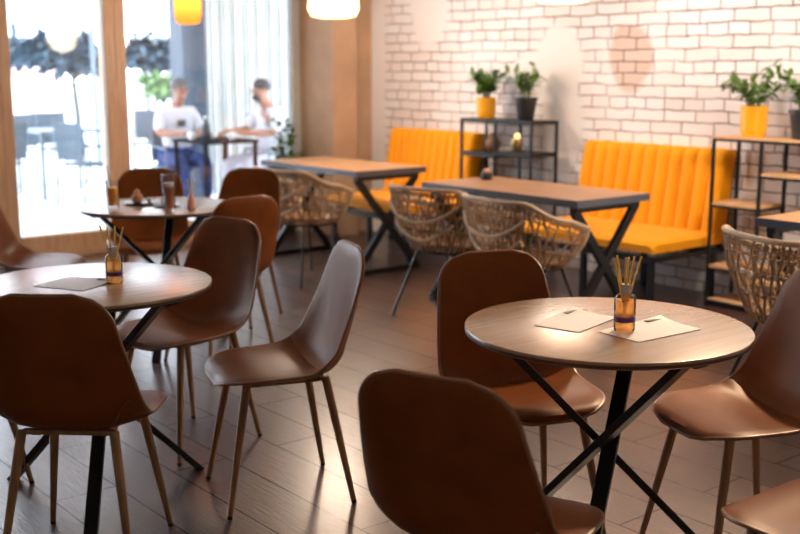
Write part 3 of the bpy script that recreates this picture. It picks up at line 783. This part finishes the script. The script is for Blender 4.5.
# trailing stem towards the upper right of the photo (towards -Y / +X)
plant('potted_plant', 'leafy plant in an orange pot with one long stem, on the right shelf', (5.90, 3.90, ZS), ORANGEPOT, .079, .185, 12, 3, 0.058, .015, 15, spread=.21, height=.17,
      extra=[[(0, 0, .16), (0, .03, .28), (.0, .0, .36), (.0, -.06, .41), (.0, -.12, .425), (.0, -.17, .42)], [(0, 0, .16), (0, .05, .25), (0, .13, .30), (0, .20, .295)]])
plant('potted_plant', 'plant in a black pot cut by the right edge, on the right shelf', (5.90, 3.57, ZS), BLACKPOT, .083, .17, 11, 11, .07, .018, 12, spread=.14, height=.20, rimmed=False)
plant('potted_plant', 'drooping broad-leaved plant in an orange pot on the small shelf', (5.88, 6.22, 1.08), ORANGEPOT, .072, .155, 13, 6, .09, .026, 8, spread=.19, height=.19)
plant('potted_plant', 'upright plant in a black tapered pot on the small shelf', (5.90, 5.82, 1.08), BLACKPOT, .085, .165, 9, 8, .08, .022, 8, spread=.13, height=.22, rimmed=False)

# ------------------------------------------------------------------ pendant lamps
def pendant(x, y, zb, rad, h, lab, power=22, shade=None):
    root = thing('pendant_lamp', lab, 'lamp', (x, y, zb), 0, 'warm pendant lamps')
    MB().lathe([(rad * .55, 0), (rad * .86, .012), (rad, h * .30), (rad * .97, h * .62), (rad * .55, h * .95), (.03, h)], 36, cap0=True).build('glass_shade', shade or LAMPGLASS, root)
    MB().lathe([(.028, h), (.028, h + .06), (.01, h + .075)], 16).build('fitting', BRASS, root)
    MB().tube([(0, 0, h + .06), (0, 0, CEIL - zb - .02)], .004, 6).build('cord', BLACK, root)
    MB().lathe([(.05, CEIL - zb - .025), (.05, CEIL - zb)], 20).build('ceiling_rose', BLACK, root)
    MB().ball((0, 0, h * .5), .03, 12).build('bulb', BULB, root)
    l = bpy.data.lights.new('bulb_light', 'POINT'); l.energy = power; l.color = (1, .84, .68); l.shadow_soft_size = .16
    lo = bpy.data.objects.new('bulb_light', l); lo.location = (0, 0, -.06); lo.parent = root; COL.objects.link(lo)
    return root
pendant(*at(-.47, 8.05), 1.805, .18, .20, 'glowing pendant lamp hanging in front of the concrete column', 45)
pendant(*at(-1.36, 7.3), 1.735, .088, .26, 'narrow amber pendant lamp above the dark pillar outside', 2, AMBER)
pendant(5.0, 2.45, 1.80, .17, .20, 'added unseen pendant lamp over the rattan chair at the right', 80)  # extra pendant out of view, added to light the right-hand chairs
pendant(*at(.96, 6.75), 1.835, .17, .20, 'pendant lamp whose underside just shows at the top of the brick wall', 13)

def added_spot(x, y, tx, ty, tz, power, col, ang, lab):  # fill lamps with simple fittings, added overhead out of view
    root = thing('added_spotlight', lab, 'spotlight', (x, y, CEIL - .16), 0, 'added ceiling spotlights out of view')
    d = (Vector((tx, ty, tz)) - Vector((x, y, CEIL - .16))).normalized(); q = d.to_track_quat('-Z', 'Y')
    b = MB(); b.tube([-d * .07, d * .07], .04, 20).build('lamp_housing', BLACK, root)
    MB().tube([(0, 0, .0), (0, 0, .16)], .01, 8).build('stem', BLACK, root)
    l = bpy.data.lights.new('added_spot_light', 'SPOT'); l.energy = power; l.color = col; l.spot_size = R(ang); l.spot_blend = .8; l.shadow_soft_size = .10
    o = bpy.data.objects.new('added_spot_light', l); o.location = d * .08; o.rotation_euler = q.to_euler(); o.parent = root; COL.objects.link(o)
for y in (1.2, 2.8, 4.4, 6.0, 7.3):
    added_spot(4.75, y, XB, y, 1.0, 54 if y < 5 else 26, (.92, .94, 1.0), 66, 'added unseen ceiling spotlight washing the brick wall')  # added fill to brighten the brick
added_spot(5.2, 3.2, 2.35, 1.25, .5, 340, (1, .70, .44), 44, 'added unseen ceiling spotlight aimed at the right round table')  # added warm fill for the right table and its seats
# ------------------------------------------------------------------ terrace outside
struct(MB().box(-30, 60, YW + .1, 90, -.14, -.02).build('ground_terrace', TERR, smooth=False))
def skin_mesh(name, verts, edges, radii, mat, parent, sub=2, root_i=0, flat=None):
    me = bpy.data.meshes.new(name); me.from_pydata([tuple(v) for v in verts], edges, []); me.update()
    o = bpy.data.objects.new(name, me); COL.objects.link(o); me.materials.append(mat)
    me.skin_vertices.new() if hasattr(me.skin_vertices, 'new') else None
    md = o.modifiers.new('skin', 'SKIN'); md.use_smooth_shade = True
    sv = me.skin_vertices[0].data
    for i, r in enumerate(radii):
        sv[i].radius = r if isinstance(r, tuple) else (r, r); sv[i].use_root = (i == root_i)
    s = o.modifiers.new('sub', 'SUBSURF'); s.levels = sub; s.render_levels = sub
    if parent: o.parent = parent
    return o
def person(loc, rz, lab, hair_mat, trouser_mat, pose, hands, head_fwd=.06, beard=False, emblem=False):
    root = thing('person', lab, 'person', loc, rz)
    # local frame: facing +Y, seated on a .45 m seat
    V = []; E = []; Rd = []
    def a(p, r, par=None):
        V.append(Vector(p)); Rd.append(r); i = len(V) - 1
        if par is not None: E.append((par, i))
        return i
    pel = a((0, 0, .52), (.15, .11)); wai = a((0, -.01, .68), (.135, .10), pel); che = a((0, .0, .88), (.155, .105), wai)
    nk = a((0, .01, 1.04), (.065, .06), che); nk2 = a((0, .02 + head_fwd * .4, 1.11), (.055, .055), nk)
    hd1 = a((0, .04 + head_fwd, 1.17), (.068, .078), nk2); hd2 = a((0, .035 + head_fwd, 1.245), (.075, .090), hd1); a((0, .02 + head_fwd, 1.31), (.055, .065), hd2)
    arms = []
    for sg, key in ((-1, 'L'), (1, 'R')):
        sh = a((sg * .17, 0, .99), .058, che); el = a(pose[key][0], .042, sh); wr = a(pose[key][1], .028, el)
        dirv = (Vector(pose[key][1]) - Vector(pose[key][0])).normalized(); pm = a(Vector(pose[key][1]) + dirv * .07, (.036, .018), wr)
        arms.append((sh, el, wr, pm, dirv, sg))
        hp = a((sg * .10, .06, .51), .085, pel); kn = a((sg * .13, .44, .50), .062, hp); an = a((sg * .12, .47 , .09), .04, kn); a((sg * .12, .60, .045), (.04, .03), an)
    skin_mesh('body', V, E, Rd, SKIN, root)
    # fingers: five separate chains at each hand
    for sh, el, wr, pm, dv, sg in arms:
        side = dv.cross(Vector((0, 0, 1))).normalized(); p = V[pm]
        for k in range(4):
            o_ = (k - 1.5) * .019; b0 = p - dv * .02 + side * o_; L = (.062, .072, .068, .052)[k]
            skin_mesh('finger', [b0, b0 + dv * (.02 + L * .45), b0 + dv * (.02 + L * .8) + Vector((0, 0, -.018)), b0 + dv * (.02 + L) + Vector((0, 0, -.034))], [(0, 1), (1, 2), (2, 3)], [.0095, .009, .0085, .007], SKIN, root, 1)
        tb = p - dv * .05 - side * sg * .028; skin_mesh('thumb', [tb, tb - side * sg * .03 + dv * .03, tb - side * sg * .035 + dv * .062], [(0, 1), (1, 2)], [.012, .010, .008], SKIN, root, 1)
    # shirt over torso and upper arms
    SV = [(0, 0, .54), (0, -.01, .68), (0, 0, .88), (0, .018, 1.05)]; SE = [(0, 1), (1, 2), (2, 3)]; SR = [(.172, .132), (.158, .122), (.182, .130), (.085, .078)]
    for sg, key in ((-1, 'L'), (1, 'R')):
        i = len(SV); sh = Vector((sg * .175, 0, .985)); el = Vector(pose[key][0]); SV += [tuple(sh), tuple(sh.lerp(el, .95))]; SE += [(2, i), (i, i + 1)]; SR += [.078, .066]
    skin_mesh('shirt', SV, SE, SR, SHIRT, root)
    TV = [(0, 0, .52)]; TE = []; TR = [(.165, .125)]
    for sg in (-1, 1):
        i = len(TV); TV += [(sg * .105, .07, .512), (sg * .13, .44, .50), (sg * .12, .47, .13)]; TE += [(0, i), (i, i + 1), (i + 1, i + 2)]; TR += [.095, .075, .055]
    skin_mesh('trousers', TV, TE, TR, trouser_mat, root)
    for sg in (-1, 1): skin_mesh('shoe', [(sg * .12, .44, .05), (sg * .12, .54, .045), (sg * .12, .65, .035)], [(0, 1), (1, 2)], [(.045, .045), (.045, .038), (.036, .028)], CUPW, root)
    # head details
    hy = .035 + head_fwd
    h = MB(); h.ball((0, hy - .018, 1.272), .092, 16, (.93, 1.02, .86)); h.build('hair', hair_mat, root)
    for sg in (-1, 1):
        MB().ball((sg * .030, hy + .082, 1.235), .012, 10).build('eye', STRAW, root)
        MB().ball((sg * .078, hy, 1.225), .026, 10, (.4, .7, 1)).build('ear', SKIN, root)
    MB().tube([(0, hy + .088, 1.24), (0, hy + .108, 1.205), (0, hy + .088, 1.198)], [.008, .014, .010], 8).build('nose', SKIN, root)
    MB().ball((0, hy + .078, 1.168), .022, 10, (1.1, .4, .3)).build('mouth', PINKM, root)
    if beard: MB().ball((0, hy + .045, 1.158), .055, 14, (1.05, .9, .85)).build('beard', hair_mat, root)
    if emblem: MB().box(-.045, .045, .128, .137, .85, .92).build('shirt_print', PAPERDARK, root, smooth=False, bevel=.004)
    return root
def terrace_chair(x, y, rz, lab):
    root = thing('terrace_chair', lab, 'chair', (x, y, -.02), rz, 'metal terrace chairs outside')
    MB().box(-.22, .22, -.20, .22, .44, .465).build('seat', SLING, root, bevel=.01)
    vs = MB(); vs.box(-.21, .21, -.245, -.225, .50, .90).build('backrest', SLING, root, bevel=.008)
    for sx_ in (-1, 1):
        MB().tube([(sx_ * .225, .22, 0), (sx_ * .225, .20, .45), (sx_ * .225, .18, .64), (sx_ * .225, -.22, .66)], .012, 8).build('arm_frame', TCHAIR, root)
        MB().tube([(sx_ * .225, -.26, 0), (sx_ * .225, -.21, .45), (sx_ * .225, -.26, .92)], .012, 8).build('leg', TCHAIR, root)
    return root
def terrace_table(cx, cy, w_, d_, lab, mat=BLACK):
    root = thing('terrace_table', lab, 'table', (cx, cy, -.02), 0, 'terrace tables outside the window')
    MB().box(-w_ / 2, w_ / 2, -d_ / 2, d_ / 2, .74, .77).build('tabletop', mat, root, smooth=False, bevel=.003)
    for sx_ in (-1, 1):
        for sy_ in (-1, 1): MB().bar((sx_ * (w_ / 2 - .03), sy_ * (d_ / 2 - .03), 0), (sx_ * (w_ / 2 - .03), sy_ * (d_ / 2 - .03), .74), .035).build('leg', mat, root, smooth=False)
    return root
terrace_table(5.60, 9.86, .62, .66, 'black square terrace table between the two seated people', simple('matte_black', (.012, .012, .016), .9, spec=.1))
person((5.58, 10.62, .0), math.atan2(.10, -1), 'person outside in a white T-shirt with dark print and blue jeans, head bowed', HAIRG, JEANS,
       {'L': ((-.24, .10, .78), (-.10, .34, .79)), 'R': ((.24, .10, .78), (.10, .34, .79))}, None, .09, emblem=True)
person((6.23, 9.84, .0), R(92), 'dark-haired bearded person in white shirt seated outside in profile, arm on the table', HAIRD, TROUSER,
       {'L': ((-.24, .12, .80), (-.16, .40, .81)), 'R': ((.22, .14, .82), (.14, .42, .81))}, None, .07, beard=True)
terrace_chair(5.58, 10.56, math.atan2(.10, -1), 'terrace chair under the person in the printed T-shirt')
terrace_chair(6.25, 9.84, R(92), 'terrace chair under the bearded person in profile')
bt = thing('dark_bottle', 'dark carafe standing on the terrace table between the two people', 'bottle', (5.50, 9.86, .75))
MB().lathe([(.045, 0), (.048, .01), (.048, .13), (.02, .17), (.018, .21)], 20).build('bottle_body', BLACKPOT, bt)
MB().lathe([(.02, .205), (.02, .235)], 16).build('cap', CAP, bt)
for i, (x, y, lab) in enumerate([(5.38, 9.94, 'white cup in front of the person with bowed head'), (5.70, 9.70, 'white cup beside the bearded person\'s arm'), (5.60, 9.92, 'white cup in the middle of the terrace table')]):
    c = thing('cup', lab, 'cup', (x, y, .75), 0, 'white cups on the terrace table')
    MB().lathe([(.025, 0), (.04, .02), (.044, .07), (.040, .07), (.036, .02)], 20).build('bowl', CUPW, c)
    MB().tube([(.042, 0, .055), (.062, 0, .05), (.062, 0, .025), (.038, 0, .02)], .004, 6).build('handle', CUPW, c)
cl = MB().box(5.98, 6.22, 9.42, 9.56, .80, .83).build('folded_cloth', GREENF, None, smooth=False, bevel=.01)
bpy.data.objects.remove(cl)
terrace_chair(*at(-3.36, 12.0), R(-75), 'grey sling terrace chair beside the left window post')
terrace_chair(*at(-4.35, 14.3), R(-170), 'grey terrace chair in the middle of the left window')
terrace_chair(*at(-3.4, 15.2), R(150), 'grey terrace chair behind the pale terrace table')
terrace_chair(*at(-4.9, 14.0), R(20), 'grey terrace chair nearest the left frame of the window')
terrace_chair(*at(-3.0, 15.9), R(70), 'grey terrace chair just right of the middle window post')
terrace_chair(*at(-4.35, 12.0), R(40), 'grey terrace chair low in the middle of the left window')
terrace_table(*at(-3.95, 13.0), .8, .8, 'pale metal terrace table seen through the left window', TCHAIR)
# pillar, strip curtain, plant by the jamb
x, y = at(-2.33, 12.6)
tag(MB().box(x - .17, x + .13, y - .13, y + .17, -.02, 2.94).build('terrace_pillar', BLUEGREY, smooth=False), 'blue-grey square pillar standing outside behind the two people', 'pillar')
c0 = Vector((*at(-2.12, 12.35), 0)); c1 = Vector((*at(-.95, 12.6), 0))
cur = MB(); N = 160; d = (c1 - c0); nn = Vector((-d.y, d.x, 0)).normalized(); vs = []
for j in (0, 1):
    for th in (0, .004):
        for i in range(N + 1):
            p = c0 + d * (i / N) + nn * (.045 * math.sin(i * .95) + .02 * math.sin(i * .37)) + nn * th; vs.append((p.x, p.y, 2.88 if j else .05))
M = N + 1; fs = []
for i in range(N): fs += [(i, i + 1, 2 * M + i + 1, 2 * M + i), (M + i, 3 * M + i, 3 * M + i + 1, M + i + 1), (i, M + i, M + i + 1, i + 1), (2 * M + i, 2 * M + i + 1, 3 * M + i + 1, 3 * M + i)]
cu = thing('strip_curtain', 'pale pleated curtain hanging outside behind the two people', 'curtain')
cur.add(vs, fs).build('curtain_cloth', SHEER, cu)
MB().tube([c0 + Vector((0, 0, 2.9)), c1 + Vector((0, 0, 2.9))], .02, 8).build('curtain_rail', GREYFRAME, cu)
cn = thing('added_shade_canopy', 'added flat canopy shading the seated people outside, above the frame', 'canopy', (0, 0, 0))  # unseen canopy, added to keep sky light off the seated people
MB().box(3.2, 10.2, YW + .5, 12.4, 2.95, 3.0).build('shade_panel', CONC, cn, smooth=False)
for x, y in ((10.1, 12.3), (10.1, YW + .7)): MB().box(x - .04, x + .04, y - .04, y + .04, -.02, 2.95).build('post', BLACK, cn, smooth=False)
plant('terrace_plant', 'tall narrow plant outside beside the grey window jamb', (*at(-1.03, 9.85), -.02), BLACKPOT, .14, .34, 14, 21, .10, .022, 16, group='plants on the terrace', spread=.14, height=.68, rimmed=False)

def tree(x, y, h, cr_, ch, lab, fol, seed, trunk_r=.05, nleaf=1500, leaf=.16, lean=(0, 0)):
    random.seed(seed); root = thing('tree', lab, 'tree', (x, y, -.02), 0, 'trees beyond the terrace')
    tk = MB(); tk.tube([(0, 0, 0), (lean[0] * .3 + .03, lean[1] * .3, h * .35), (lean[0] * .6 - .02, lean[1] * .6, h * .7), (lean[0], lean[1], h)], [trunk_r, trunk_r * .85, trunk_r * .7, trunk_r * .4], 8)
    for k in range(7):
        a = random.random() * 6.28; tk.tube([(lean[0] * .7, lean[1] * .7, h * .75), (lean[0] + cr_ * .6 * math.cos(a), lean[1] + cr_ * .6 * math.sin(a), h + ch * random.uniform(-.2, .3))], [trunk_r * .4, trunk_r * .15], 5)
    tk.build('trunk', BARK, root)
    lf = MB(); cl = [(random.uniform(-1, 1), random.uniform(-1, 1), random.uniform(-1, 1)) for _ in range(12)]
    for k in range(nleaf):
        c = cl[k % 12]; v = Vector((random.gauss(0, .30), random.gauss(0, .30), random.gauss(0, .30)))
        p = Vector((lean[0] + (c[0] * .75 + v.x) * cr_, lean[1] + (c[1] * .75 + v.y) * cr_, h + (c[2] * .7 + v.z) * ch))
        d = Vector((random.gauss(0, 1), random.gauss(0, 1), random.gauss(0, .7)))
        lf.add(leaf_pts(p, d, Vector((.1, .2, 1)), leaf, leaf * .35), LF)
    lf.build('foliage', fol, root)
tree(*at(-5.6, 19.4), 1.68, .75, .26, 'slim tree with a dark crown seen through the left window', FOLI, 1, .07, 1500, .2)
tree(*at(-7.55, 21.5), 1.70, .62, .28, 'dark tree crown at the left end of the left window', FOLI, 2, .05, 900, .2)
tree(*at(-4.95, 22), 1.72, .60, .24, 'dark leafy tree seen just right of the middle window post', FOLI, 3, .05, 1500, .2)
tree(*at(-4.0, 19), 1.15, .35, .22, 'young green tree right of the middle window post', FOLI2, 4, .04, 350, .15)
tag(MB().tube([(*at(-4.45, 16.5), -.02), (*at(-4.5, 16.5), 2.5)], .035, 10).build('lamp_post', TCHAIR), 'thin grey-green post outside left of the middle window post', 'post')
# white street front with an open ground floor
bd = thing('street_building', 'white building front across the street above the tree crowns', 'building', (*at(-6, 30), 0), -HEAD)
MB().box(-16, 9, 0, .6, 2.12, 9).build('facade', STREETW, bd, smooth=False)
for x in (-14, -8, -1.2, 5): MB().box(x, x + .5, .05, .55, -.02, 2.12).build('pillar', STREETW, bd, smooth=False)
MB().box(-6.3, -3.2, -.06, 0, 3.2, 5.5).build('wall_panel', PINKW, bd, smooth=False)
tag(MB().box(*(lambda p: (p[0] - 1.6, p[0] + .9, p[1], p[1] + 1.5))(at(-8.6, 26)), -.02, 1.7).build('kiosk', PINKW, smooth=False, bevel=.05), 'low pink kiosk beyond the terrace at the far left', 'kiosk')
for o in list(bpy.data.objects):
    if '_used' in o: del o['_used']
